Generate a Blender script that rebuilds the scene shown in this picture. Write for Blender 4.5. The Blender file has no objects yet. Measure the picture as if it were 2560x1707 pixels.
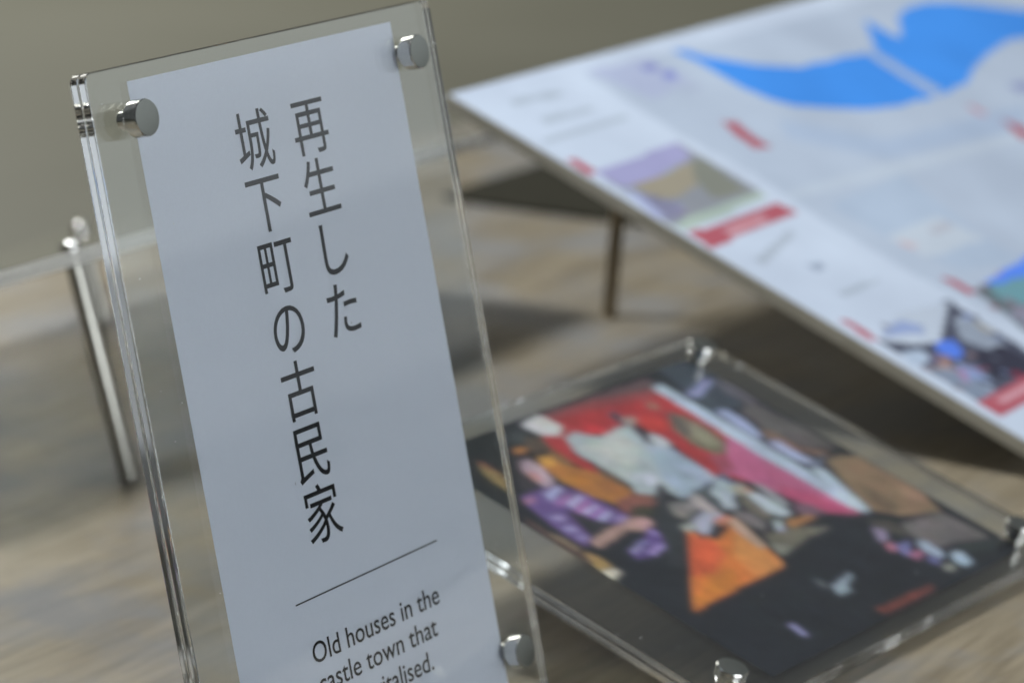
import bpy, bmesh, math, random
import numpy as np
from mathutils import Vector, Matrix

random.seed(7)
rng = np.random.default_rng(11)
S = bpy.context.scene
C = S.collection
MM = 0.001

# ------------------------------------------------------------------ camera
CAM_Z = 0.427                                   # metres above the table top
right = Vector((0.52561, -0.85071, 0.00601)).normalized()
fwd = Vector((0.82595, 0.50859, -0.24320)).normalized()
up = right.cross(fwd).normalized()
right = fwd.cross(up).normalized()
cam_data = bpy.data.cameras.new('camera')
cam = bpy.data.objects.new('camera', cam_data)
C.objects.link(cam)
cam.matrix_world = Matrix(((right.x, up.x, -fwd.x, 0), (right.y, up.y, -fwd.y, 0),
                           (right.z, up.z, -fwd.z, CAM_Z), (0, 0, 0, 1)))
cam_data.sensor_width = 36
cam_data.lens = 118.1
cam_data.clip_start = 0.05
cam_data.clip_end = 200
cam_data.dof.use_dof = True
cam_data.dof.focus_distance = 1.092
cam_data.dof.aperture_fstop = 9.5
S.camera = cam

# ------------------------------------------------------------------ light
W = bpy.data.worlds.new('World')
S.world = W
W.use_nodes = True
bg = W.node_tree.nodes['Background']
bg.inputs[0].default_value = (0.80, 0.86, 0.90, 1)
bg.inputs[1].default_value = 0.065

def area(name, loc, target, sx, sy, radiance, col):
    d = bpy.data.lights.new(name, 'AREA')
    d.shape = 'RECTANGLE'; d.size = sx; d.size_y = sy
    d.energy = radiance * math.pi * sx * sy
    d.color = col
    o = bpy.data.objects.new(name, d)
    C.objects.link(o)
    o.location = loc
    o.rotation_euler = (Vector(target) - Vector(loc)).to_track_quat('-Z', 'Y').to_euler()
    return o

# skylight over the back of the table
area('skylight', (1.05, 1.75, 2.5), (1.35, 0.85, 0.0), 0.55, 0.55, 68.0, (0.94, 0.97, 1.0))
# added broad soft fill over the front of the table, no known lamp
area('overhead_fill', (1.40, -0.60, 2.6), (1.2, 0.3, 0.0), 2.5, 2.3, 0.5, (0.90, 0.95, 1.0))
# added low fill behind the camera that brightens the sign's paper
area('front_fill', (0.45, -2.7, 0.80), (0.95, 0.65, 0.15), 2.4, 1.3, 4.9, (0.90, 0.95, 1.0))
# second added fill, brightening the floor in the background
area('overhead_fill', (6.0, 7.8, 3.2), (5.6, 5.0, 0.0), 4.0, 4.0, 4.6, (0.97, 0.97, 0.90))
# added dim light whose reflection lays a faint haze on the photo stand
area('haze_fill', (5.3, 2.3, 3.0), (3.0, 1.4, 0.0), 3.2, 2.4, 0.03, (0.95, 0.97, 1.0))
# tall window on the right-hand side of the room (mirrored in the sign's upper half)
area('window', (3.25, -1.02, 1.265), (1.0, 0.50, 1.105), 2.6, 1.9, 0.42, (0.88, 0.94, 1.0))
# added dim strip below the window, softens the lower edge of its reflection
area('reflection_edge_fill', (3.25, -1.02, 0.205), (1.0, 0.50, 0.105), 2.6, 0.22, 0.16, (0.88, 0.94, 1.0))

vs = S.view_settings
vs.view_transform = 'Standard'
vs.look = 'None'
vs.exposure = 0.45
vs.gamma = 1.0
vs.use_curve_mapping = False
S.cycles.use_denoising = True
S.cycles.max_bounces = 80
S.cycles.transmission_bounces = 80
S.cycles.transparent_max_bounces = 80
S.cycles.glossy_bounces = 80
S.cycles.diffuse_bounces = 5
S.cycles.sample_clamp_indirect = 80.0

# ------------------------------------------------------------------ helpers
def mat(name):
    m = bpy.data.materials.new(name)
    m.use_nodes = True
    return m, m.node_tree, m.node_tree.nodes['Principled BSDF']

def link(nt, a, b):
    nt.links.new(a, b)

def node(nt, kind, **kw):
    n = nt.nodes.new(kind)
    for k, v in kw.items():
        setattr(n, k, v)
    return n

def ramp(nt, stops):
    r = nt.nodes.new('ShaderNodeValToRGB')
    while len(r.color_ramp.elements) < len(stops):
        r.color_ramp.elements.new(0.5)
    for e, (p, c) in zip(r.color_ramp.elements, stops):
        e.position = p
        e.color = (*c, 1)
    return r

def mesh_obj(name, bm, material, parent=None, smooth=False):
    me = bpy.data.meshes.new(name)
    bm.normal_update()
    bm.to_mesh(me); bm.free()
    return data_obj(name, me, material, parent, smooth)

def data_obj(name, me, material, parent=None, smooth=False):
    o = bpy.data.objects.new(name, me)
    C.objects.link(o)
    if material and not me.materials:
        me.materials.append(material)
    if smooth:
        for p in me.polygons:
            p.use_smooth = True
        me.set_sharp_from_angle(angle=math.radians(35))
    o.parent = parent
    return o

def thing(name, label, cat, mw, group=None):
    o = bpy.data.objects.new(name, None)
    C.objects.link(o)
    o.matrix_world = mw
    o.empty_display_size = 0.02
    o['label'] = label
    o['category'] = cat
    if group:
        o['group'] = group
    return o

def frame(origin, ex, ey):
    """Matrix with given origin and in-plane axes (local x, local y), local z = ex x ey."""
    ex = Vector(ex).normalized(); ey = Vector(ey)
    ez = ex.cross(ey).normalized(); ey = ez.cross(ex)
    return Matrix(((ex.x, ey.x, ez.x, origin[0]), (ex.y, ey.y, ez.y, origin[1]),
                   (ex.z, ey.z, ez.z, origin[2]), (0, 0, 0, 1)))

def plate_bm(w, h, z0, z1, r=3.0, bev=0.35, seg=5, x0=0.0, y0=0.0):
    """Rounded-corner sheet lying in local xy from (x0,y0), between heights z0 and z1 (mm)."""
    bm = bmesh.new()
    pts = []
    for cx, cy, a0 in ((w - r, h - r, 0), (r, h - r, 90), (r, r, 180), (w - r, r, 270)):
        for k in range(seg + 1):
            a = math.radians(a0 + 90 * k / seg)
            pts.append((x0 + cx + r * math.cos(a), y0 + cy + r * math.sin(a)))
    vs_ = [bm.verts.new((x * MM, y * MM, z0 * MM)) for x, y in pts]
    f = bm.faces.new(vs_)
    e = bmesh.ops.extrude_face_region(bm, geom=[f])
    up_ = [v for v in e['geom'] if isinstance(v, bmesh.types.BMVert)]
    bmesh.ops.translate(bm, vec=(0, 0, (z1 - z0) * MM), verts=up_)
    bmesh.ops.recalc_face_normals(bm, faces=bm.faces)
    if bev:
        rim = [ed for ed in bm.edges if len(ed.link_faces) == 2 and
               abs(ed.verts[0].co.z - ed.verts[1].co.z) < 1e-7]
        bmesh.ops.bevel(bm, geom=rim, offset=bev * MM, segments=2, affect='EDGES', profile=0.5)
    return bm

def lathe_bm(profile, n=40):
    """Profile [(r, z)] in mm turned about local z."""
    bm = bmesh.new()
    rings = []
    for r, z in profile:
        if r < 1e-6:
            rings.append([bm.verts.new((0, 0, z * MM))])
        else:
            rings.append([bm.verts.new((r * MM * math.cos(2 * math.pi * k / n),
                                        r * MM * math.sin(2 * math.pi * k / n), z * MM)) for k in range(n)])
    for a, b in zip(rings, rings[1:]):
        for k in range(n):
            k2 = (k + 1) % n
            if len(a) == 1 and len(b) == 1:
                continue
            if len(a) == 1:
                bm.faces.new((a[0], b[k2], b[k]))
            elif len(b) == 1:
                bm.faces.new((a[k], a[k2], b[0]))
            else:
                bm.faces.new((a[k], a[k2], b[k2], b[k]))
    bmesh.ops.recalc_face_normals(bm, faces=bm.faces)
    return bm

def rod_bm(p, q, r, n=20):
    """Solid round rod between two points (mm)."""
    p = Vector(p); q = Vector(q)
    L = (q - p).length
    bm = lathe_bm([(0, 0), (r, 0), (r, L), (0, L)], n)
    m = (q - p).to_track_quat('Z', 'Y').to_matrix().to_4x4()
    m.translation = p * MM
    bmesh.ops.transform(bm, matrix=m, verts=bm.verts)
    return bm

def print_mesh(w, h, step, base, polys, jitter=0.015, warp=0.0, soft=0, mottle=0.0):
    """Flat printed sheet, local x right and y DOWN the sheet (mm), colours per point."""
    nx = int(round(w / step)); ny = int(round(h / step))
    xs = np.linspace(0, w, nx + 1); ys = np.linspace(0, h, ny + 1)
    gx, gy = np.meshgrid(xs, ys)
    col = np.empty(gx.shape + (3,)); col[:] = base
    def smooth_noise(cell):
        cx, cy = int(w / cell) + 3, int(h / cell) + 3
        g = rng.normal(0, 1, (cy, cx))
        fx = gx / cell; fy = gy / cell
        ix = fx.astype(int); iy = fy.astype(int); tx = fx - ix; ty = fy - iy
        tx = tx * tx * (3 - 2 * tx); ty = ty * ty * (3 - 2 * ty)
        return (g[iy, ix] * (1 - tx) + g[iy, ix + 1] * tx) * (1 - ty) + (g[iy + 1, ix] * (1 - tx) + g[iy + 1, ix + 1] * tx) * ty
    wx = gx + warp * (smooth_noise(9) + 0.6 * smooth_noise(4)); wy = gy + warp * (smooth_noise(9) + 0.6 * smooth_noise(4))
    for c, pts in polys:
        inside = np.zeros(gx.shape, bool)
        n = len(pts)
        for i in range(n):
            x1, y1 = pts[i]; x2, y2 = pts[(i + 1) % n]
            if y1 == y2:
                continue
            cond = ((y1 > wy) != (y2 > wy)) & (wx < (x2 - x1) * (wy - y1) / (y2 - y1) + x1)
            inside ^= cond
        col[inside] = c
    for _ in range(soft):
        pd = np.pad(col, ((1, 1), (1, 1), (0, 0)), 'edge')
        col = (pd[1:-1, 1:-1] * 2 + pd[:-2, 1:-1] + pd[2:, 1:-1] + pd[1:-1, :-2] + pd[1:-1, 2:]) / 6
    if mottle:
        lum = np.exp(mottle * (smooth_noise(11) + 0.8 * smooth_noise(5) + 0.5 * smooth_noise(2.6)))
        tint = np.stack([smooth_noise(7) for _ in range(3)], -1) * mottle * 0.35
        col = col * lum[..., None] * np.exp(tint)
    col = np.clip(col * (1 + rng.normal(0, jitter, gx.shape + (1,))), 0, 1)
    verts = np.stack([gx.ravel() * MM, -gy.ravel() * MM, np.zeros(gx.size)], 1)
    i = np.arange(nx * ny); r = i // nx; k = i % nx
    a = r * (nx + 1) + k
    faces = np.stack([a, a + nx + 1, a + nx + 2, a + 1], 1)
    me = bpy.data.meshes.new('print')
    me.from_pydata(verts.tolist(), [], faces.tolist())
    at = me.color_attributes.new('Print', 'FLOAT_COLOR', 'POINT')
    at.data.foreach_set('color', np.concatenate([col.reshape(-1, 3), np.ones((gx.size, 1))], 1).ravel().astype(np.float32))
    me.update()
    return me

MAP_PRINT = [
((0.60,0.69,0.83),[(114.2,13.1),(197.8,13.3),(373.9,15.1),(831.4,17.2),(124.9,331.5),(105.6,223.8),(106.7,159.7),(112.8,122.1),(108.2,77.5)]),
((0.66,0.75,0.87),[(111.4,141.6),(211.3,147),(246.7,151.1),(380.1,159.8),(365,167),(230.2,159.6),(111,148.1)]),
((0.56,0.67,0.83),[(126.1,161.3),(219.5,158.7),(199.4,214.6),(198.2,246.2),(142.1,235.3),(131.5,210.5)]),
((0.68,0.76,0.86),[(130.2,194.4),(191.1,195.4),(197.2,221.8),(132.9,218.8)]),
((0.60,0.62,0.70),[(168.6,200.6),(192.1,201.1),(191.2,206.2),(166.3,206.4)]),
((0.74,0.60,0.64),[(134.4,199.9),(143.9,208.6),(132.9,209.8),(130.2,203.5)]),
((0.53,0.64,0.82),[(197.8,89.6),(254.4,130.8),(418.3,141.3),(379.7,159.7),(227.8,144.7),(179.7,106.3)]),
((0.57,0.63,0.84),[(118.1,11.5),(178.1,11.9),(184.4,39.8),(132.4,46.6)]),
((0.055,0.28,0.80),[(207.4,11.6),(218.2,15.3),(224.9,24),(235.2,31.5),(254.9,43.8),(283.8,54.7),(317.1,56.8),(341.1,57.7),(361.7,60.5),(371.9,60.4),(390,48.1),(411.1,31.6),(411.9,38.3),(412.2,48),(413.3,56.3),(428.5,49.3),(443.5,38.8),(467,32),(493.2,31.3),(522.8,38.5),(550.2,50.8),(578.9,65.3),(664.5,72.4),(778.7,80.3),(705,111.8),(601.8,100.8),(531.4,87.9),(507.7,86.2),(465.7,92.2),(433.9,98.9),(403.5,108.7),(374.9,110.9),(344.7,110.8),(313.2,110),(279.9,104.1),(250.4,93.3),(227,83.1),(218.2,73.1),(212.5,59.8),(212.1,46.7),(213.2,30.9),(209.6,19.6)]),
((0.48,0.60,0.82),[(360.2,57),(371.4,58),(368.4,109.8),(352.5,111.1)]),
((0.56,0.64,0.74),[(32.6,15.7),(77.2,19.9),(74.8,24.7),(29,21.3)]),
((0.56,0.64,0.74),[(32.4,36.5),(80.3,37.3),(77.1,41.7),(30.3,41.1)]),
((0.56,0.64,0.74),[(10.5,50.9),(94.5,50.8),(91.2,55.2),(7.9,55.8)]),
((0.33,0.36,0.75),[(163.3,17.7),(177.5,19),(174.8,24),(160.9,24.2)]),
((0.28,0.32,0.78),[(170.3,28.4),(182.7,29.2),(174.9,35.5),(165.1,34)]),
((0.55,0.62,0.78),[(165.7,42.7),(185.1,44.3),(180.8,50.2),(161.8,50)]),
((0.72,0.13,0.22),[(152.9,78.1),(163.6,81.6),(157.7,96.3),(157.9,107.4),(144.2,105.7),(146.8,91.4)]),
((0.74,0.16,0.24),[(375.8,146.3),(380.9,154),(379.3,171.6),(362.5,166.1)]),
((0.70,0.35,0.42),[(366.7,125.2),(371.2,128.1),(370.6,138.6),(362.5,137.5)]),
((0.36,0.40,0.66),[(434.7,121.3),(454.9,124.2),(466.7,134.2),(433.8,130.5)]),
((0.36,0.38,0.42),[(10.9,84.7),(97.2,82.6),(97.4,134.1),(2.6,136.1)]),
((0.47,0.46,0.74),[(10.9,84.7),(97.2,82.6),(93,94.6),(65,100.5),(21.6,102.5),(10.9,100)]),
((0.44,0.52,0.55),[(55.7,100),(73.8,98.2),(69.3,107.2),(49,113.3),(38.8,107.1)]),
((0.45,0.40,0.30),[(18.5,101.4),(52.9,101.6),(85,99.4),(85.8,112.9),(38.2,119.8),(22.9,116.9)]),
((0.30,0.31,0.26),[(87.8,97.7),(96.2,100.5),(89.3,132.6),(58,129.3),(67,111.7)]),
((0.30,0.30,0.44),[(15,106.5),(30.2,124.6),(20.2,133.7),(4.1,132.9)]),
((0.52,0.57,0.85),[(10.9,100),(15,106.5),(7.7,129.2),(0.5,129.1)]),
((0.52,0.63,0.55),[(2.6,136.1),(97.4,134.1),(95.1,140.4),(5.4,143.3)]),
((0.70,0.06,0.13),[(5.6,145.4),(95.8,146.6),(98.3,158.2),(3.3,159.4)]),
((0.78,0.40,0.45),[(31.6,150.9),(70.2,151.2),(69.3,155.5),(30.2,155.5)]),
((0.72,0.08,0.16),[(4.4,69.6),(12,71.7),(11.7,84.9),(3.1,86.6)]),
((0.56,0.63,0.73),[(17.9,176.8),(72.1,166.8),(72.8,170.9),(17.6,182.8)]),
((0.42,0.49,0.62),[(45.9,191.9),(57.4,193),(55.7,199.9),(45.1,198.3)]),
((0.56,0.64,0.74),[(35.2,215.4),(76.9,218),(75.2,221.1),(33.6,219.2)]),
((0.10,0.11,0.16),[(11.2,252),(97.5,249.9),(94.3,305.4),(83.4,310.5),(11,309.5)]),
((0.66,0.74,0.86),[(11.2,252),(29.8,247.2),(54.8,242.8),(97,249.7),(48.2,269.2),(28.7,263.5)]),
((0.40,0.50,0.80),[(29.8,247.2),(45.6,247.6),(55.7,255.3),(46.2,258.8),(22.3,252.6)]),
((0.09,0.20,0.72),[(45.1,267.9),(58.7,271.1),(53.3,280.9),(40.8,282.9),(36.3,273.8)]),
((0.40,0.46,0.56),[(80.1,260.3),(92.6,262.9),(91.7,274.9),(88.2,288.2),(70.1,285.5),(64.9,273.7)]),
((0.52,0.50,0.44),[(93,265.6),(94.5,273.6),(95.5,278.9),(86,276.3)]),
((0.55,0.66,0.82),[(13.4,264.3),(29.6,268.7),(25.5,276.5),(5.9,275.3)]),
((0.40,0.26,0.25),[(30.9,275.2),(37.2,279),(27.5,286.7),(19.9,283.5)]),
((0.28,0.34,0.45),[(12.4,280.3),(33.6,289.3),(31.9,309.7),(11.8,309.2),(10.8,293.7)]),
((0.32,0.42,0.70),[(35.6,285.5),(42.8,293.2),(38.6,300.9),(24.9,295)]),
((0.05,0.05,0.08),[(53.8,283.5),(85,286.9),(86.1,309.2),(58.6,309.5),(46.3,297.1)]),
((0.70,0.06,0.13),[(8.3,308.8),(89.3,310.5),(89,324.9),(9.3,323.5)]),
((0.78,0.42,0.48),[(22.8,312.8),(76.7,313.6),(76.1,318.2),(23.7,317.8)]),
((0.72,0.08,0.16),[(9,231.1),(15.6,235.4),(12.7,252.7),(6.7,251.6)]),
((0.16,0.20,0.22),[(127.1,250.2),(199.5,245.6),(202.5,275.9),(128.3,309.8),(115.2,285.7),(123.5,265.3)]),
((0.10,0.25,0.85),[(144,247.9),(202.6,244.2),(270.1,245),(224.5,265.8),(174.9,257.3),(148.4,254.7)]),
((0.20,0.42,0.48),[(138.2,250.7),(179.5,255.1),(224.5,265.8),(184.1,284.3),(136.4,267.9)]),
((0.33,0.35,0.45),[(126.1,271.4),(145.2,271.4),(139.3,284.2),(119.4,283.7)]),
((0.70,0.08,0.16),[(119.4,233.2),(126.3,237.2),(126.5,251.3),(120,250.7)]),
]
PHOTO_PRINT = [
((0.05,0.065,0.085),[(207.3,9.7),(224.9,11.6),(230.2,21.4),(227.2,45),(212.7,49.9),(198.7,46.3),(197.4,35.7),(201.9,27.7)]),
((0.12,0.105,0.105),[(223.4,47.6),(228.1,77.1),(227.3,93.7),(211.3,84.8),(209.2,66.9),(210.3,53.1)]),
((0.14,0.12,0.15),[(226.6,27.2),(229.1,37.1),(227.8,49.6),(222.4,51.5),(219.6,38.6)]),
((0.3,0.31,0.52),[(198.8,30.6),(220.9,26.1),(225.3,28.1),(202.8,35.3)]),
((0.24,0.13,0.09),[(206.4,65.5),(209.6,69.9),(210.1,85.6),(220.4,93.3),(212.4,93.7),(203.2,83.7),(201.8,71.8)]),
((0.27,0.175,0.105),[(210.8,97.1),(221,97.8),(229.6,101.9),(229.8,116),(230,135.4),(222.8,148.3),(201,141.4),(192.2,133),(198.2,118.4)]),
((0.31,0.19,0.125),[(229,108.6),(229.6,120),(230,135.4),(222.2,142.5),(219.4,130.2)]),
((0.2,0.13,0.08),[(206.9,114.5),(211.5,119.5),(207.3,139.2),(199.3,137.9),(199.2,127.1)]),
((0.17,0.145,0.145),[(210.2,147.4),(221.6,149),(224.5,162.6),(224.3,171.9),(202.8,166.2),(192.4,164.9),(189.6,153),(195,145.1)]),
((0.42,0.035,0.04),[(119.4,12.7),(153.4,13.2),(188.8,18.6),(187.6,22.8),(188.7,49.4),(183.6,72.7),(158,89.9),(148.6,80.9),(154.6,54.3),(153.8,40.2),(151,35.4),(142.4,34.9),(131.1,36.4),(125.3,32.6),(117.8,30.1),(112.6,30),(104.5,40.7),(104.2,56.1),(104.1,69.2),(100.6,62),(97,44.9),(99.1,28.1)]),
((0.12,0.07,0.075),[(124.3,10.3),(196,13.4),(189.3,22.4),(151.5,14.6),(119.6,13.9)]),
((0.28,0.055,0.06),[(119.6,13.9),(151.5,14.6),(188.5,20.8),(184.7,26.3),(148.5,20.3),(118.1,17.8)]),
((0.62,0.04,0.05),[(130.1,25.7),(137.2,31.3),(133.1,36.2),(123.3,32.7)]),
((0.55,0.05,0.04),[(159.3,33.5),(167.4,37.2),(169.2,42.7),(159,47.2),(152.5,43)]),
((0.33,0.16,0.12),[(174.8,26.5),(178.6,30.6),(174.1,34.5),(170.9,30.6)]),
((0.1,0.07,0.1),[(147.4,24.5),(153.9,25.1),(152.5,30.3),(148.7,42.4),(144.6,47.4),(145.9,41.1),(147.3,31.3)]),
((0.35,0.3,0.26),[(150.9,30.7),(158.6,32),(154.8,36),(147.9,36.3)]),
((0.19,0.16,0.11),[(174.6,38.2),(181,41.2),(182.6,53.6),(179.2,66),(173,72.2),(165.1,69.6),(162.9,60.6),(165.5,48)]),
((0.3,0.29,0.19),[(178.9,46.1),(180.6,55),(176.5,65.9),(168.9,65.7),(170.8,55.1)]),
((0.12,0.1,0.09),[(176,36.5),(179.5,38.1),(173.6,51.8),(166.5,55.4),(167.5,46.6)]),
((0.5,0.13,0.25),[(184.7,62.4),(186.6,67.5),(188.1,131),(181.6,130.4),(171.3,123.9),(164.7,107.3),(159.9,90.3),(155.8,78.9),(167.9,73.8)]),
((0.48,0.08,0.17),[(169.9,99.2),(177.7,109.7),(184.2,130.3),(171.3,123.9),(164,107)]),
((0.36,0.08,0.12),[(160.9,69.1),(170.3,72.2),(162.6,82.1),(155.8,78.9)]),
((0.46,0.54,0.66),[(188.8,20.3),(196.7,18.9),(193.2,130.8),(187.6,132.1),(185,126.8),(184.5,81.7),(186.9,47.9)]),
((0.5,0.57,0.72),[(198.1,96.5),(203.4,101.8),(192.5,130.5),(185.3,129.6)]),
((0.4,0.44,0.66),[(198.7,46.3),(206.3,47.7),(206.6,55.7),(202.6,68),(197.7,71.3),(196.8,63.9)]),
((0.42,0.46,0.72),[(198.1,74.3),(205,76.1),(203.9,89.6),(207.6,98.3),(200.2,97.5),(197,87.7)]),
((0.1,0.12,0.18),[(199.9,94.6),(215.1,93.5),(212,96.3),(200.2,97.5)]),
((0.12,0.1,0.12),[(200.9,70),(203.7,71.3),(200.7,74.1),(197.9,72.8)]),
((0.42,0.48,0.5),[(112,29.7),(121.1,28.3),(123.3,32.7),(127,36.7),(142.4,34.9),(148.5,36.5),(143.3,49),(150.7,57.1),(149,83.3),(132,83.9),(118.6,86.1),(116.8,80.9),(116.9,74.3),(108.4,77.8),(102.6,72.8),(106.4,68.1),(106.9,54.1),(105.4,40)]),
((0.36,0.43,0.53),[(142.5,50.9),(150.7,57.1),(149,83.3),(132,83.9),(118.6,86.1),(122.8,72.8)]),
((0.48,0.51,0.48),[(109,37.3),(140.5,36.2),(138.3,51.2),(108.6,65.9),(106.9,54.1)]),
((0.52,0.55,0.57),[(152.1,44),(155.1,50),(153.6,55),(147.3,55.5),(146.9,48.4)]),
((0.55,0.58,0.66),[(118.1,65),(124.9,66.1),(120.6,71.7),(111.8,74.1)]),
((0.72,0.76,0.82),[(101.6,14.1),(115.6,11.5),(118,13.7),(119.3,22.9),(111.2,27),(103.5,23.4)]),
((0.04,0.05,0.05),[(91.7,15.7),(98.8,15.6),(98.2,22.1),(90.1,24.9),(85.1,21.5)]),
((0.1,0.07,0.05),[(94.1,21.2),(101.7,24.8),(98.7,32.4),(88.7,32),(88,27.3)]),
((0.5,0.2,0.05),[(81.2,25.2),(89.8,26.5),(85.7,29),(78.7,28.4)]),
((0.2,0.11,0.05),[(96.6,31.4),(98.5,37.8),(97.6,45.2),(91.7,45.6),(91.5,37.8)]),
((0.42,0.17,0.04),[(85.1,34.8),(94.2,35.8),(91.1,42.1),(96.1,48.9),(102.4,57.4),(102.5,71.7),(86.2,74.4),(81.9,65.9),(79.8,51.9),(81.9,39.8)]),
((0.6,0.3,0.06),[(86.5,34.3),(93.3,36.5),(88.3,42.9),(83,40.3)]),
((0.5,0.2,0.03),[(82.6,51.1),(91.7,52.2),(92.5,58.1),(84.6,57.5)]),
((0.34,0.13,0.04),[(92.5,58.1),(98.9,61.2),(98.2,69.6),(90,67.7)]),
((0.16,0.09,0.06),[(103.3,50.1),(105.1,55.4),(106.1,69.1),(102.1,69.3),(100.4,57.5)]),
((0.24,0.09,0.07),[(88.8,72.5),(101.2,73.2),(108.4,77.8),(103.1,82.8),(86.5,83.1),(83.9,78.6)]),
((0.05,0.05,0.03),[(90.4,79.7),(96.9,80.8),(98.7,86),(91.1,87.6),(84.6,83.3)]),
((0.04,0.035,0.04),[(76.1,30.4),(79.2,32),(67.9,40.7),(65,50.1),(58.3,50),(60.3,44.5)]),
((0.44,0.32,0.38),[(76.1,33.7),(81.9,33.2),(81.9,39.8),(77.9,48.8),(74,52.3),(68.3,52.7),(69.1,45.6),(70.5,38.7)]),
((0.5,0.24,0.22),[(70.7,39.8),(75.4,42.1),(72.5,48.3),(68.4,47.4)]),
((0.14,0.08,0.24),[(53.4,51.8),(62.4,52),(75.1,52.8),(80.2,60.7),(82.8,74.9),(84.1,83),(73.3,85),(68.1,79.3),(63.1,68.3),(57,77.9),(54.6,86),(45.9,89.9),(45.3,80.3),(47.6,65.9),(49,57.1)]),
((0.03,0.03,0.035),[(61.9,66.6),(66.4,77.3),(73.3,85),(61,85.1),(56.9,83.1),(58.5,75.5)]),
((0.42,0.42,0.66),[(63.8,54.8),(75.3,54),(75.6,56.3),(61.8,60.2)]),
((0.48,0.45,0.68),[(65.8,64.3),(76.5,62.1),(78.3,64.1),(66.3,67.8)]),
((0.5,0.47,0.68),[(65.5,71.6),(77.8,70.3),(77.6,72.3),(67.2,73.5)]),
((0.46,0.46,0.72),[(67.9,78.1),(79.2,76.3),(79,78.3),(69.7,80)]),
((0.4,0.32,0.62),[(75.7,82),(82.8,81.3),(82.7,83.4),(75.5,84)]),
((0.36,0.14,0.36),[(61.1,62),(73.2,59.4),(73.6,61.8),(62.5,64.8)]),
((0.38,0.13,0.34),[(64.6,69.1),(78.1,66.1),(77.9,68.2),(65.5,71.6)]),
((0.3,0.12,0.36),[(66.9,74.4),(78.3,73.7),(77.6,75.5),(67.8,77)]),
((0.38,0.33,0.58),[(51.2,67.6),(57.5,68.7),(55.3,72.8),(51.2,70.8)]),
((0.34,0.3,0.56),[(48.2,75.6),(54.8,75.7),(53.7,80.4),(48.8,79)]),
((0.26,0.22,0.44),[(47.5,82.5),(53.5,82.4),(53.6,85.5),(48.6,86.1)]),
((0.36,0.16,0.18),[(50.5,54.7),(58,54.1),(55.6,57.2),(49.9,56.4)]),
((0.42,0.26,0.22),[(51.1,87.4),(62,85.6),(75.2,84.9),(84.8,84.4),(90.7,88.4),(88.8,91.7),(79.4,93.3),(74,89.6),(62.9,91.3),(49.6,92.8)]),
((0.5,0.3,0.28),[(84.9,85.6),(90.7,88.4),(87.4,92.1),(79.2,92.2)]),
((0.12,0.07,0.22),[(59.6,100),(71.7,98.9),(83.2,93.2),(85.4,95.4),(81.1,104.7),(68.3,107.5),(57.3,106)]),
((0.42,0.38,0.66),[(61.5,99.9),(67.9,99),(67.7,101),(60.5,102.5)]),
((0.4,0.3,0.62),[(65.9,104.2),(78,103.1),(79.7,105.1),(67.3,107)]),
((0.3,0.22,0.52),[(82.3,93.8),(85.4,95.4),(82.7,99.2),(79.6,97.6)]),
((0.3,0.28,0.56),[(67.7,97.9),(74.4,98.2),(73.7,99.9),(67.6,99.9)]),
((0.03,0.035,0.04),[(106.7,80.3),(117.2,76.7),(110.1,83),(100.9,94.6),(96.3,102.9),(74.1,119.6),(66,115.4),(82.5,101.2),(91.4,89.9)]),
((0.06,0.06,0.07),[(116.7,73.2),(121.3,73.2),(117,78.8),(107.1,82.6),(106.2,80)]),
((0.72,0.2,0.045),[(97.7,102.7),(102.6,107.7),(103.4,113.2),(113.7,110.7),(126.1,105.3),(122.7,115.2),(120.4,124.3),(114.2,138.9),(46.4,141.1)]),
((0.66,0.12,0.045),[(95.9,104.3),(102.1,112.5),(97.7,121.6),(80.2,127.5),(68.1,124.9)]),
((0.66,0.27,0.08),[(114.1,113.5),(118.5,119.5),(114.2,138.9),(94.5,138.6),(98.3,125.7)]),
((0.76,0.24,0.04),[(71.4,129.1),(90.7,129.3),(84.1,138.2),(54.3,139.5),(53.3,136.5)]),
((0.52,0.36,0.27),[(122.4,104.8),(127.4,106),(120.1,126.8),(114.8,126.6),(117.5,112.6)]),
((0.24,0.22,0.21),[(109.4,84.8),(120,89),(117.2,94.1),(105.2,96.7),(102.5,92.2)]),
((0.44,0.45,0.54),[(107.1,98.4),(119.9,95.7),(123.8,97.7),(123.5,104),(113.3,104.1),(103.9,108.3),(101.1,105.6)]),
((0.4,0.42,0.38),[(98.4,99.2),(105.4,98.8),(104.3,103.4),(96,103.1)]),
((0.46,0.38,0.37),[(121.5,86.1),(128.8,85.7),(126,92.3),(124.2,100.5),(119.2,99.3),(118.2,92.3)]),
((0.6,0.22,0.14),[(115.5,102.6),(125.1,102.9),(125,106.1),(114.3,107.2)]),
((0.16,0.08,0.06),[(100.5,105.3),(103.9,108.3),(99.4,109.9),(96.9,108.6)]),
((0.42,0.48,0.52),[(134.5,87.2),(150.1,82.8),(153.3,88.4),(154.1,94.1),(143,95.4),(133.5,97.2),(132.7,91.6)]),
((0.44,0.48,0.56),[(134,92.2),(142.7,92.5),(135.4,102.1),(129,100.3)]),
((0.1,0.14,0.22),[(148.1,81.8),(155.4,80),(152.4,90.6),(149.7,89.3)]),
((0.07,0.08,0.09),[(129,83.2),(134.1,84.4),(129,100.3),(125.9,100),(126.7,92.6)]),
((0.4,0.36,0.28),[(146.1,90.2),(153.5,89.8),(153.1,96.3),(147.7,97.7),(144.2,94.6)]),
((0.17,0.14,0.11),[(143.2,96.8),(147.2,98.8),(146,112.7),(138.2,114),(138.2,104.8)]),
((0.36,0.38,0.4),[(160.3,93.1),(163.2,95.9),(160.2,111.8),(156.4,111.2),(156.8,104.8)]),
((0.52,0.58,0.62),[(148.8,96.9),(154.7,98.4),(155.1,115.9),(147.7,116.1),(145.2,110.9)]),
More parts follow.
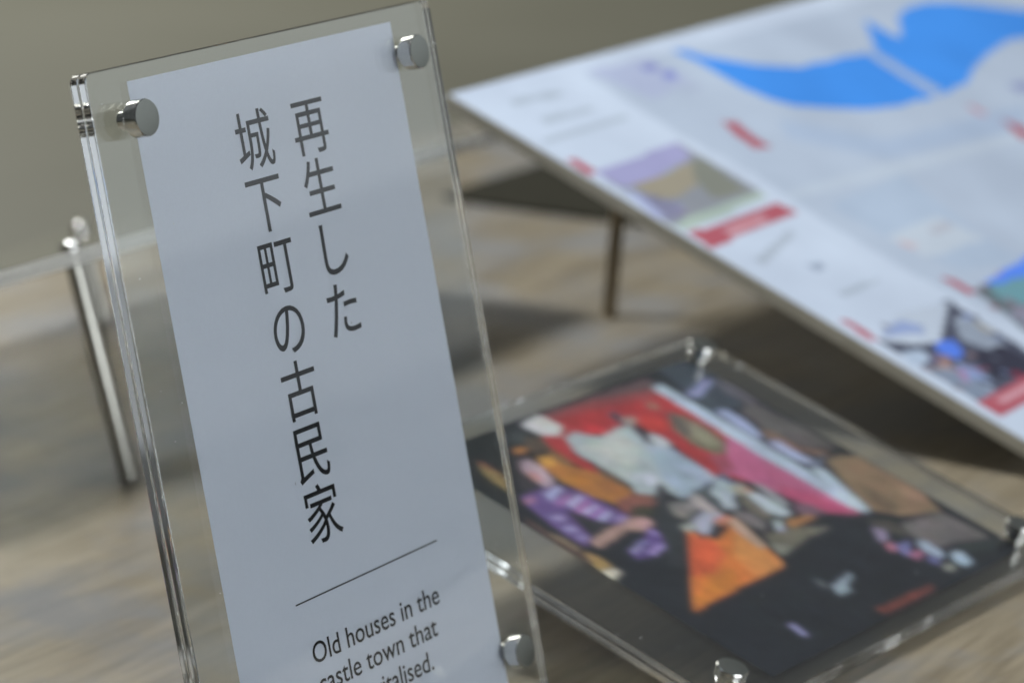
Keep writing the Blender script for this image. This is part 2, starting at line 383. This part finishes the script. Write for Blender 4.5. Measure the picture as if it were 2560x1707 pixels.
((0.42,0.2,0.15),[(152.6,92.1),(155.4,94.8),(153.3,97.8),(150,96.1)]),
((0.22,0.19,0.2),[(129.9,102),(135.9,106.3),(136,115.5),(129.2,118.5),(128.2,111.6)]),
((0.2,0.11,0.16),[(162.7,111.7),(169.5,115.1),(170.6,123.6),(161.5,121.7),(157.1,116.9)]),
((0.44,0.2,0.07),[(147.5,118.6),(161.3,120.3),(162.4,123.5),(146.2,123.2),(141.8,122.3)]),
((0.38,0.44,0.44),[(140.9,115.3),(145.9,116.6),(137.2,123.8),(131.7,123.7)]),
((0.4,0.42,0.66),[(137.2,120),(141.6,120.9),(136.1,124.6),(132.9,123.6)]),
((0.17,0.155,0.115),[(127,120),(144.5,123.6),(161.5,130.9),(144.3,131.3),(130,133.1),(120.1,134.3),(123.2,127)]),
((0.28,0.28,0.24),[(123,125.6),(127.7,129.3),(130,133.1),(118.9,134.4)]),
((0.08,0.075,0.06),[(182.3,136.1),(193.3,141.6),(191.8,150.1),(187,153),(180.7,143.2)]),
((0.34,0.28,0.42),[(178.5,140.8),(183.4,144.6),(177.7,149.6),(171.4,149)]),
((0.46,0.16,0.22),[(172.2,150.7),(176.9,153.1),(173.6,156.6),(168.7,156.7)]),
((0.2,0.2,0.42),[(176.4,154.2),(186,155.1),(180.2,158.7),(171.9,162.2),(173.2,157.7)]),
((0.4,0.14,0.22),[(174.2,160.8),(183.7,161.8),(182.2,164.9),(173.6,165.7)]),
((0.46,0.54,0.68),[(187.6,157.2),(192.8,158.6),(191,169.4),(185.5,170.5),(184.4,162.1)]),
((0.16,0.16,0.36),[(182.4,166.3),(186.6,169.8),(179.5,172.6),(177.8,169.1)]),
((0.46,0.56,0.72),[(194.9,170.1),(200.2,171.5),(197.3,179.2),(190.4,179.5),(189.7,174)]),
((0.34,0.33,0.28),[(180.8,173.3),(188,175.7),(184,178.8),(178.2,177.1)]),
((0.03,0.04,0.04),[(204,165.5),(226,175.4),(215.9,178.2),(203.6,173.3)]),
((0.32,0.38,0.45),[(118.9,158.8),(136.3,156.6),(134.3,159.4),(124.6,161.8),(124.1,165.1),(115.6,164.6)]),
((0.1,0.12,0.12),[(116.6,151.4),(118.9,155.1),(116.1,159.9),(113.8,156.2)]),
((0.28,0.26,0.46),[(74.8,165.9),(78.6,167),(76.7,174.6),(73.6,174.9)]),
((0.2,0.05,0.035),[(120.9,178.8),(140.6,179.1),(163.1,180.3),(160.6,182.5),(121.4,182.6)]),
((0.3,0.08,0.06),[(56.6,23.8),(57.5,26.4),(56.6,42.2),(54.4,43.3),(54,25.8)]),
((0.36,0.24,0.1),[(54.4,25.5),(56,29.5),(56.5,41.6),(48.4,50.4),(47.6,42.6),(49.4,32.8)]),
((0.1,0.06,0.05),[(41.5,62.8),(40.5,73.8),(40.5,90.2),(43.8,104),(38.2,104.3),(34.4,92.2),(36.9,74),(37.4,66)]),
((0.26,0.18,0.12),[(40,73.5),(42.5,79.9),(43.1,89.5),(39.5,89.7),(39,81.2)]),
((0.45,0.28,0.1),[(42,91),(44.7,96.5),(43.8,104),(36.3,103.3)]),
((0.62,0.55,0.45),[(35.1,104),(43.2,105.3),(43.6,108.4),(32.8,111.6)]),
]

def with_details(polys, skip=0, size=1.0):
    """Adds small irregular blots of neighbouring tones along the outlines, as a busy snapshot has."""
    out = []
    for i, (c, pts) in enumerate(polys):
        out.append((c, pts))
        if i < skip or max(c) - min(c) > 0.5 or min(c) > 0.4:
            continue
        xs = [p[0] for p in pts]; ys = [p[1] for p in pts]
        ext = min(max(xs) - min(xs), max(ys) - min(ys))
        for k in range(9):
            a = random.choice(pts); b = random.choice(pts); t = random.uniform(0.05, 0.5)
            x = a[0] + (b[0] - a[0]) * t; y = a[1] + (b[1] - a[1]) * t
            r = min(ext * 0.22, random.uniform(0.9, 2.6)) * size
            o = random.choice(polys[max(0, i - 4):i + 4])[0]
            f = random.uniform(0.15, 0.5); g = random.uniform(0.6, 1.25)
            col = tuple(min(1, (u * (1 - f) + v * f) * g) for u, v in zip(c, o))
            n = 7
            out.append((col, [(x + r * random.uniform(0.6, 1.7) * math.cos(6.283 * j / n), y + r * random.uniform(0.5, 1.2) * math.sin(6.283 * j / n)) for j in range(n)]))
    return out

# ------------------------------------------------------------------ materials
# clear acrylic, very slightly green
ACR, nt, p = mat('clear_acrylic')
p.inputs['Base Color'].default_value = (0.978, 0.995, 0.986, 1)
p.inputs['Roughness'].default_value = 0.0
p.inputs['IOR'].default_value = 1.49
p.inputs['Transmission Weight'].default_value = 1.0

# saw-cut, unpolished edge of acrylic: matt and pale
EDGE, nt, p = mat('sawn_acrylic_edge')
p.inputs['Base Color'].default_value = (0.80, 0.79, 0.74, 1)
p.inputs['Roughness'].default_value = 0.55
p.inputs['IOR'].default_value = 1.49
p.inputs['Transmission Weight'].default_value = 0.35

def steel(name, col, rough, aniso):
    m, nt, p = mat(name)
    p.inputs['Base Color'].default_value = (*col, 1)
    p.inputs['Metallic'].default_value = 1.0
    p.inputs['Roughness'].default_value = rough
    tc = node(nt, 'ShaderNodeTexCoord')
    ns = node(nt, 'ShaderNodeTexNoise'); ns.inputs['Scale'].default_value = 900; ns.inputs['Detail'].default_value = 3
    link(nt, tc.outputs['Object'], ns.inputs['Vector'])
    mr = node(nt, 'ShaderNodeMapRange')
    mr.inputs['To Min'].default_value = rough * 0.7; mr.inputs['To Max'].default_value = rough * 1.5
    link(nt, ns.outputs['Fac'], mr.inputs['Value']); link(nt, mr.outputs['Result'], p.inputs['Roughness'])
    return m
CHROME = steel('turned_steel', (0.66, 0.65, 0.62), 0.11, 0)
SATIN = steel('satin_steel', (0.33, 0.345, 0.315), 0.34, 0)
BRONZE = steel('dark_rod', (0.36, 0.30, 0.21), 0.35, 0)
RODM = steel('steel_rod', (0.36, 0.35, 0.31), 0.28, 0)

PAPER, nt, p = mat('white_paper')
p.inputs['Roughness'].default_value = 0.8
p.inputs['Specular IOR Level'].default_value = 0.2
tc = node(nt, 'ShaderNodeTexCoord')
n1 = node(nt, 'ShaderNodeTexNoise'); n1.inputs['Scale'].default_value = 12; n1.inputs['Detail'].default_value = 4
n2 = node(nt, 'ShaderNodeTexNoise'); n2.inputs['Scale'].default_value = 1400; n2.inputs['Detail'].default_value = 2
link(nt, tc.outputs['Object'], n1.inputs['Vector']); link(nt, tc.outputs['Object'], n2.inputs['Vector'])
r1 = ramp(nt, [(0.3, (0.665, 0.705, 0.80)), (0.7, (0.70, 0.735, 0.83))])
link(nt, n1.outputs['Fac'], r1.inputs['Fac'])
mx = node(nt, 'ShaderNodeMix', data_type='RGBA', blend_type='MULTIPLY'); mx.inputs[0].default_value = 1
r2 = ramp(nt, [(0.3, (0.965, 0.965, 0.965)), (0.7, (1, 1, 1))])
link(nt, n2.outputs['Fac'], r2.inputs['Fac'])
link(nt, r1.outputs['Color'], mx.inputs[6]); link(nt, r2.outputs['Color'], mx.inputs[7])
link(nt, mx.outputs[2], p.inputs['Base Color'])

INK, nt, p = mat('black_print')
p.inputs['Base Color'].default_value = (0.007, 0.007, 0.010, 1)
p.inputs['Roughness'].default_value = 0.7
p.inputs['Specular IOR Level'].default_value = 0.2
SPECK, nt, p = mat('dust_speck')
p.inputs['Base Color'].default_value = (0.25, 0.26, 0.28, 1)

def print_mat(name, rough, spec, nscale):
    m, nt, p = mat(name)
    at = node(nt, 'ShaderNodeVertexColor', layer_name='Print')
    tc = node(nt, 'ShaderNodeTexCoord')
    ns = node(nt, 'ShaderNodeTexNoise'); ns.inputs['Scale'].default_value = nscale; ns.inputs['Detail'].default_value = 5
    link(nt, tc.outputs['Object'], ns.inputs['Vector'])
    rr = ramp(nt, [(0.25, (0.86, 0.86, 0.87)), (0.75, (1.08, 1.08, 1.07))])
    link(nt, ns.outputs['Fac'], rr.inputs['Fac'])
    mx = node(nt, 'ShaderNodeMix', data_type='RGBA', blend_type='MULTIPLY'); mx.inputs[0].default_value = 1
    link(nt, at.outputs['Color'], mx.inputs[6]); link(nt, rr.outputs['Color'], mx.inputs[7])
    link(nt, mx.outputs[2], p.inputs['Base Color'])
    p.inputs['Roughness'].default_value = rough
    p.inputs['Specular IOR Level'].default_value = spec
    return m
MAPM = print_mat('laminated_map_print', 0.38, 0.35, 14)
PHOTOM = print_mat('photo_print', 0.5, 0.2, 60)

FOAM, nt, p = mat('foam_board_edge')
p.inputs['Roughness'].default_value = 0.85
tc = node(nt, 'ShaderNodeTexCoord')
ns = node(nt, 'ShaderNodeTexNoise'); ns.inputs['Scale'].default_value = 60; ns.inputs['Detail'].default_value = 5
link(nt, tc.outputs['Object'], ns.inputs['Vector'])
rr = ramp(nt, [(0.3, (0.33, 0.31, 0.25)), (0.7, (0.40, 0.375, 0.31))])
link(nt, ns.outputs['Fac'], rr.inputs['Fac']); link(nt, rr.outputs['Color'], p.inputs['Base Color'])

# weathered, waxed table top; grain runs along x
WOOD, nt, p = mat('weathered_wood')
tc = node(nt, 'ShaderNodeTexCoord')
mp1 = node(nt, 'ShaderNodeMapping'); mp1.inputs['Scale'].default_value = (4.5, 22, 22)
link(nt, tc.outputs['Object'], mp1.inputs['Vector'])
g1 = node(nt, 'ShaderNodeTexNoise'); g1.inputs['Scale'].default_value = 1.6; g1.inputs['Detail'].default_value = 8; g1.inputs['Distortion'].default_value = 0.6
link(nt, mp1.outputs['Vector'], g1.inputs['Vector'])
mp2 = node(nt, 'ShaderNodeMapping'); mp2.inputs['Scale'].default_value = (16, 170, 170)
link(nt, tc.outputs['Object'], mp2.inputs['Vector'])
g2 = node(nt, 'ShaderNodeTexNoise'); g2.inputs['Scale'].default_value = 1.5; g2.inputs['Detail'].default_value = 6
link(nt, mp2.outputs['Vector'], g2.inputs['Vector'])
g3 = node(nt, 'ShaderNodeTexNoise'); g3.inputs['Scale'].default_value = 13; g3.inputs['Detail'].default_value = 6; g3.inputs['Roughness'].default_value = 0.6
link(nt, tc.outputs['Object'], g3.inputs['Vector'])
ca = ramp(nt, [(0.25, (0.165, 0.137, 0.094)), (0.45, (0.205, 0.172, 0.119)), (0.60, (0.228, 0.192, 0.134)), (0.8, (0.258, 0.218, 0.154))])
link(nt, g1.outputs['Fac'], ca.inputs['Fac'])
cb = ramp(nt, [(0.3, (0.72, 0.70, 0.66)), (0.55, (1, 1, 1)), (0.75, (1.08, 1.06, 1.03))])
link(nt, g2.outputs['Fac'], cb.inputs['Fac'])
m1 = node(nt, 'ShaderNodeMix', data_type='RGBA', blend_type='MULTIPLY'); m1.inputs[0].default_value = 1
link(nt, ca.outputs['Color'], m1.inputs[6]); link(nt, cb.outputs['Color'], m1.inputs[7])
cc = ramp(nt, [(0.42, (0, 0, 0)), (0.62, (1, 1, 1))])
link(nt, g3.outputs['Fac'], cc.inputs['Fac'])
m2 = node(nt, 'ShaderNodeMix', data_type='RGBA'); m2.inputs[7].default_value = (0.150, 0.162, 0.178, 1)  # blue-grey patches: sheen of reflected daylight painted into the wood colour
mm_ = node(nt, 'ShaderNodeMath', operation='MULTIPLY'); mm_.inputs[1].default_value = 0.60
link(nt, cc.outputs['Color'], mm_.inputs[0]); link(nt, mm_.outputs[0], m2.inputs[0])
link(nt, m1.outputs[2], m2.inputs[6]); link(nt, m2.outputs[2], p.inputs['Base Color'])
rr = ramp(nt, [(0.35, (0.30, 0.30, 0.30)), (0.65, (0.52, 0.52, 0.52))])
link(nt, g3.outputs['Fac'], rr.inputs['Fac']); link(nt, rr.outputs['Color'], p.inputs['Roughness'])
p.inputs['Specular IOR Level'].default_value = 0.25
bp = node(nt, 'ShaderNodeBump'); bp.inputs['Strength'].default_value = 0.25; bp.inputs['Distance'].default_value = 0.0006
link(nt, g2.outputs['Fac'], bp.inputs['Height']); link(nt, bp.outputs['Normal'], p.inputs['Normal'])

FLOOR, nt, p = mat('floor_concrete')
tc = node(nt, 'ShaderNodeTexCoord')
ns = node(nt, 'ShaderNodeTexNoise'); ns.inputs['Scale'].default_value = 0.8; ns.inputs['Detail'].default_value = 7
link(nt, tc.outputs['Object'], ns.inputs['Vector'])
rr = ramp(nt, [(0.3, (0.172, 0.166, 0.124)), (0.7, (0.225, 0.218, 0.172))])
link(nt, ns.outputs['Fac'], rr.inputs['Fac']); link(nt, rr.outputs['Color'], p.inputs['Base Color'])
p.inputs['Roughness'].default_value = 0.6

# ------------------------------------------------------------------ setting
bm = bmesh.new()
bmesh.ops.create_grid(bm, x_segments=1, y_segments=1, size=20)
fl = mesh_obj('floor', bm, FLOOR)
fl.location = (6, 5, -0.72)
fl['kind'] = 'structure'

# ------------------------------------------------------------------ table
tb = thing('wooden_table', 'weathered brown wooden table under all the acrylic stands', 'table',
           Matrix.Translation((1.85, 0.72, -0.72)))
bm = plate_bm(3300, 1070, 675, 720, r=12, bev=4, x0=-1650, y0=-535)
mesh_obj('table_top', bm, WOOD, tb)
for sx in (-1, 1):
    for sy in (-1, 1):
        bm = plate_bm(80, 80, 0, 674.5, r=6, bev=0, seg=3, x0=sx * 1540 - 40, y0=sy * 440 - 40)
        mesh_obj('leg', bm, WOOD, tb)

# ------------------------------------------------------------------ shared hardware
def flat_mesh(name, bm, m, smooth=True):
    me = bpy.data.meshes.new(name)
    bm.normal_update(); bm.to_mesh(me); bm.free()
    me.materials.append(m)
    if smooth:
        for q in me.polygons:
            q.use_smooth = True
        me.set_sharp_from_angle(angle=math.radians(30))
    return me
# cap: turned steel head with a narrow neck against the acrylic and a satin face
CAP = flat_mesh('cap', lathe_bm([(4.6, 0.05), (4.6, 1.2), (5.2, 1.25), (5.9, 1.55), (6.0, 1.8), (6.0, 6.2), (5.75, 6.6)], 48), CHROME)
FACE = flat_mesh('cap_face', lathe_bm([(5.75, 6.6), (5.3, 6.66), (0, 6.6)], 48), SATIN)
BOLT = flat_mesh('bolt', lathe_bm([(0, -6.6), (3, -6.6), (3, 0.04), (0, 0.04)], 24), CHROME)

def add_cap(parent, x, y, z):
    c = data_obj('cap', CAP, None, parent); c.location = (x * MM, y * MM, z * MM)
    data_obj('cap_face', FACE, None, c)
    b = data_obj('bolt', BOLT, None, parent); b.location = (x * MM, y * MM, z * MM)
    return c

def acrylic(name, w, h, z0, z1, parent, r=3.0):
    bm = plate_bm(w, h, z0, z1, r=r, bev=0.3, y0=-h)
    o = mesh_obj(name, bm, ACR, parent)
    return o

# ------------------------------------------------------------------ the sign
# local x right, local y up the sheet, local z out of the front face; origin = top left of the front face
LEAN = math.radians(12)
ex = Vector((1, 0, 0)); ey = Vector((0, math.sin(LEAN), math.cos(LEAN)))
org = Vector((0.8038, 0.6508, CAM_Z - 0.1731))
sign = thing('acrylic_sign', 'upright clear acrylic sign holding a white sheet with vertical Japanese title', 'sign',
             frame(org, ex, ey))
SW, SH = 194.7, 254.0
acrylic('front_plate', SW, SH, -3.0, 0.0, sign)
acrylic('back_plate', SW, SH, -6.4, -3.4, sign)
for cx in (18.6, SW - 20.6):
    for cy in (-17.0, -SH + 19.0):
        add_cap(sign, cx, cy, 0)
# clear foot under the sheets
bm = plate_bm(SW, 70, -SH - 6.0, -SH - 0.3, r=3, bev=0.3, x0=0, y0=-4)
bmesh.ops.rotate(bm, cent=(0, -SH * MM, 0), matrix=Matrix.Rotation(0, 3, 'X'), verts=bm.verts)
m = Matrix(((1, 0, 0, 0), (0, 0, 1, 0), (0, -1, 0, 0), (0, 0, 0, 1)))
bmesh.ops.transform(bm, matrix=m, verts=bm.verts)
mesh_obj('foot', bm, ACR, sign)

PX0, PX1, PY0, PY1 = 22.0, 171.0, -5.0, -250.0
bm = bmesh.new()
vv = [bm.verts.new((x * MM, y * MM, -3.28 * MM)) for x, y in ((PX0, PY0 - 0.2), (PX0, PY1), (PX1 + .4, PY1), (PX1, PY0))]
bm.faces.new(vv)
sheet = mesh_obj('paper_sheet', bm, PAPER, sign)

def text_mesh(body, size, sx=1.0, align='CENTER', offset=0.0):
    cu = bpy.data.curves.new('text', 'FONT')
    cu.body = body; cu.size = size * MM; cu.align_x = align; cu.offset = offset * MM
    cu.resolution_u = 6
    o = bpy.data.objects.new('text', cu)
    C.objects.link(o)
    bpy.context.view_layer.update()
    me = bpy.data.meshes.new_from_object(o)
    bpy.data.objects.remove(o)
    me.transform(Matrix.Diagonal((sx, 1, 1, 1)))
    me.materials.clear(); me.materials.append(INK)
    return me

def bounds(me):
    xs = [v.co.x for v in me.vertices]; ys = [v.co.y for v in me.vertices]
    return min(xs), max(xs), min(ys), max(ys)

TXZ = -3.16
EM = 21.15
def glyph(ch, cx, cy):
    me = text_mesh(ch, EM, 1.0, 'LEFT', 0.05)
    # em box: the glyph keeps its own place inside a square em (baseline 0.12 em above its foot)
    o = data_obj('printed_character', me, None, sheet)
    o.location = ((cx - EM / 2) * MM, (cy - 0.38 * EM) * MM, TXZ * MM)
    return o
for i, ch in enumerate('城下町の古民家'):
    glyph(ch, 81.4, -33.0 - i * EM)
for i, ch in enumerate('再生した'):
    glyph(ch, 113.3, -33.0 - i * EM)
bm = bmesh.new()
bm.faces.new([bm.verts.new((x * MM, y * MM, TXZ * MM)) for x, y in ((57.7, -185.9), (57.7, -185.4), (143.3, -185.4), (143.3, -185.9))][::-1])
mesh_obj('printed_rule', bm, INK, sheet)
for body, x0, x1, base in (('Old houses in the', 62.0, 138.6, -207.0), ('castle town that', 62.6, 134.2, -217.4), ('were revitalised.', None, 128.3, -228.1)):
    me = text_mesh(body, 10.05, 1.0, 'LEFT', 0.06)
    a, b, c, d = bounds(me)
    k = (x1 - x0) * MM / (b - a) if x0 else 1.06
    me.transform(Matrix.Diagonal((k, 1, 1, 1)))
    a, b, c, d = bounds(me)
    o = data_obj('printed_line', me, None, sheet)
    o.location = (x1 * MM - b, base * MM, TXZ * MM)
# two specks of dirt on the sheet
for x, y in ((116.5, -102.0), (69.5, -147.0)):
    bm = lathe_bm([(0, 0.02), (0.35, 0)], 7)
    o = mesh_obj('dust_speck', bm, SPECK, sheet); o.location = (x * MM, y * MM, TXZ * MM); o.scale = (0.6, 1.5, 1)

# ------------------------------------------------------------------ the photo stand
po = Vector((1.01796, 0.70505, 0.06890))
pe1 = Vector((0.99694, -0.07812, 0)); pe2 = Vector((-0.07392, -0.94692, -0.31286))
stand = thing('photo_stand', 'low tilted clear acrylic stand with a colour photograph of people and an orange triangle', 'photo stand',
              frame(po, pe1, -pe2))
FW, FH = 250.3, 194.6
acrylic('front_plate', FW, FH, -3.0, 0.0, stand)
acrylic('back_plate', FW, FH, -6.4, -3.4, stand)
for cx in (14, FW - 16):
    for cy in (-13, -FH + 16):
        add_cap(stand, cx, cy, 0)
PX, PY = 36.0, 10.0
me = print_mesh(194, 175, 0.9, (0.020, 0.024, 0.032), [(tuple(min(0.9, q * 1.35) for q in c), [(x - PX, y - PY) for x, y in pts]) for c, pts in PHOTO_PRINT], 0.03, warp=0.15, soft=6, mottle=0.07)
o = data_obj('photograph', me, PHOTOM, stand); o.location = (PX * MM, -PY * MM, -3.2 * MM)
inv = stand.matrix_world.inverted()
for cx in (14, FW - 16):
    q = Vector((cx, -13, -6.6))
    wp = stand.matrix_world @ (q * MM)
    foot = inv @ Vector((wp.x, wp.y, 0.0005))
    mesh_obj('leg', rod_bm(q, foot / MM, 4.0), RODM, stand, smooth=True)

# ------------------------------------------------------------------ the map board
mo = Vector((1.3595, 0.8748, 0.1457))
MK = 0.98
mboard = thing('map_board', 'large white tourist map board with blue bay and photos, propped at a slant on rods', 'map board',
               frame(mo, (1, 0, 0), (0, 0.92402, 0.38235)))
MW_, MH_ = 715, 345
bm = plate_bm(MW_, MH_, -7, -0.25, r=1, bev=0.4, seg=2, y0=-MH_)
mesh_obj('board', bm, FOAM, mboard)
me = print_mesh(MW_ - 0.8, MH_ - 0.8, 1.9, (0.465, 0.525, 0.62), [(tuple(q * 0.85 if c[2] > 0.7 and c[0] < 0.2 else q * 0.64 for q in ((0.56, 0.135, 0.175) if c[0] > 0.65 and c[1] < 0.2 else c)), [(x * MK, y * MK) for x, y in pts]) for c, pts in with_details(MAP_PRINT, 25, 1.5)], 0.01)
o = data_obj('map_sheet', me, MAPM, mboard); o.location = (0.4 * MM, -0.4 * MM, 0)
inv = mboard.matrix_world.inverted()
for lx in (1.527, 1.900):
    yy = 0.868
    zz = mo.z + (yy - mo.y) * 0.38235 / 0.92402 - 7.9 * MM
    mesh_obj('leg', rod_bm(inv @ Vector((lx, 0.879, 0.0005)) / MM, inv @ Vector((lx, yy, zz)) / MM, 3.9), BRONZE, mboard, smooth=True)
# front lip under the board's low edge
low = MH_ - 3
wz = (mboard.matrix_world @ Vector((0, -low * MM, -7.3 * MM))).z
for lx in (40, MW_ - 40):
    q = Vector((lx, -low + 8, -7.2)); w = mboard.matrix_world @ (q * MM)
    mesh_obj('foot', rod_bm(q, inv @ Vector((w.x, w.y, 0.0005)) / MM, 5.0), RODM, mboard, smooth=True)

# ------------------------------------------------------------------ the riser behind the sign, turned to the far side
RT = math.radians(16.5)
RW, RH = 480.0, 215.0
ro = Vector((1.028, 0.917, 0.1065))
riser = thing('acrylic_riser', 'clear acrylic riser plate on leaning steel rods behind the upright sign', 'riser',
              frame(ro, (1, 0, 0), (0, math.cos(RT), -math.sin(RT))))
for nm, za_, zb_ in (('top_plate', -3, 0), ('bottom_plate', -6.4, -3.4)):
    o = mesh_obj(nm, plate_bm(RW, RH, za_, zb_, r=3, bev=0.3), ACR, riser)
    o.data.materials.append(EDGE)
    for f in o.data.polygons:
        if abs(f.normal.z) < 0.3:
            f.material_index = 1
bm = plate_bm(228, 112, -3.35, -3.1, r=0.5, bev=0, seg=1, x0=238, y0=3); mesh_obj('picture_sheet', bm, PAPER, riser)
inv = riser.matrix_world.inverted()
for cx, cy in ((109, 14), (300, 14), (232, RH - 14), (336, RH - 14)):
    add_cap(riser, cx, cy, 0).scale = (0.85, 0.85, 0.55)
    q = Vector((cx, cy, -6.5))
    wp = riser.matrix_world @ (q * MM)
    dirn = riser.matrix_world.to_3x3() @ Vector((0, 0, -1))
    t = (wp.z - 0.0012) / -dirn.z
    mesh_obj('leg', rod_bm(q, q + Vector((0, 0, -t / MM)), 4.2), RODM, riser, smooth=True)

# ------------------------------------------------------------------ flat dark sheet standing in for an unidentified dark area behind the map
DARK, nt, p = mat('dark_sheet_tone')
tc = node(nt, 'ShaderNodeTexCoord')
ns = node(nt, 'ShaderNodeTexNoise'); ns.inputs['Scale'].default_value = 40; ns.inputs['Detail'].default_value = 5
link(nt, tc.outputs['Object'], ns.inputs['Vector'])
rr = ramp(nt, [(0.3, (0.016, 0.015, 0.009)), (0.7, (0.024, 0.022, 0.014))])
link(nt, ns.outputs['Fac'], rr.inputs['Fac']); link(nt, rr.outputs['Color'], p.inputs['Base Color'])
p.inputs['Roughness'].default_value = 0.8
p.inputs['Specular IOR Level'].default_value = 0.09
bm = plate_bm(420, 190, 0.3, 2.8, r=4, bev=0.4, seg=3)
dk = mesh_obj('dark_sheet', bm, DARK)
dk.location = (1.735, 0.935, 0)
dk['label'] = 'flat dark olive sheet standing in for an unidentified dark area behind the map board'
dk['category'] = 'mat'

# ------------------------------------------------------------------ dust and burrs on the acrylic
DUST, nt, p = mat('dust')
p.inputs['Base Color'].default_value = (0.62, 0.62, 0.60, 1)
p.inputs['Roughness'].default_value = 0.9
DOT = flat_mesh('dust_speck', lathe_bm([(0, 0.05), (0.2, 0.0)], 6), DUST)
for par, w, h, n in ((sign, SW, SH, 16), (stand, FW, FH, 26)):
    for k in range(n):
        o = data_obj('dust_speck', DOT, None, par)
        edge = k % 2
        o.location = ((random.uniform(1, 18) if edge else random.uniform(6, w - 6)) * MM, -random.uniform(4, h - 4) * MM, 0.03 * MM)
        q = random.uniform(0.5, 1.3)
        o.scale = (q * random.uniform(0.7, 1.6), q, 1)
# moulding burr left on the sign's right edge
bm = bmesh.new()
bmesh.ops.create_icosphere(bm, subdivisions=1, radius=0.9 * MM)
o = mesh_obj('burr', bm, DUST, sign); o.location = ((SW + 0.2) * MM, -16 * MM, -1.5 * MM); o.scale = (1.2, 0.7, 1)
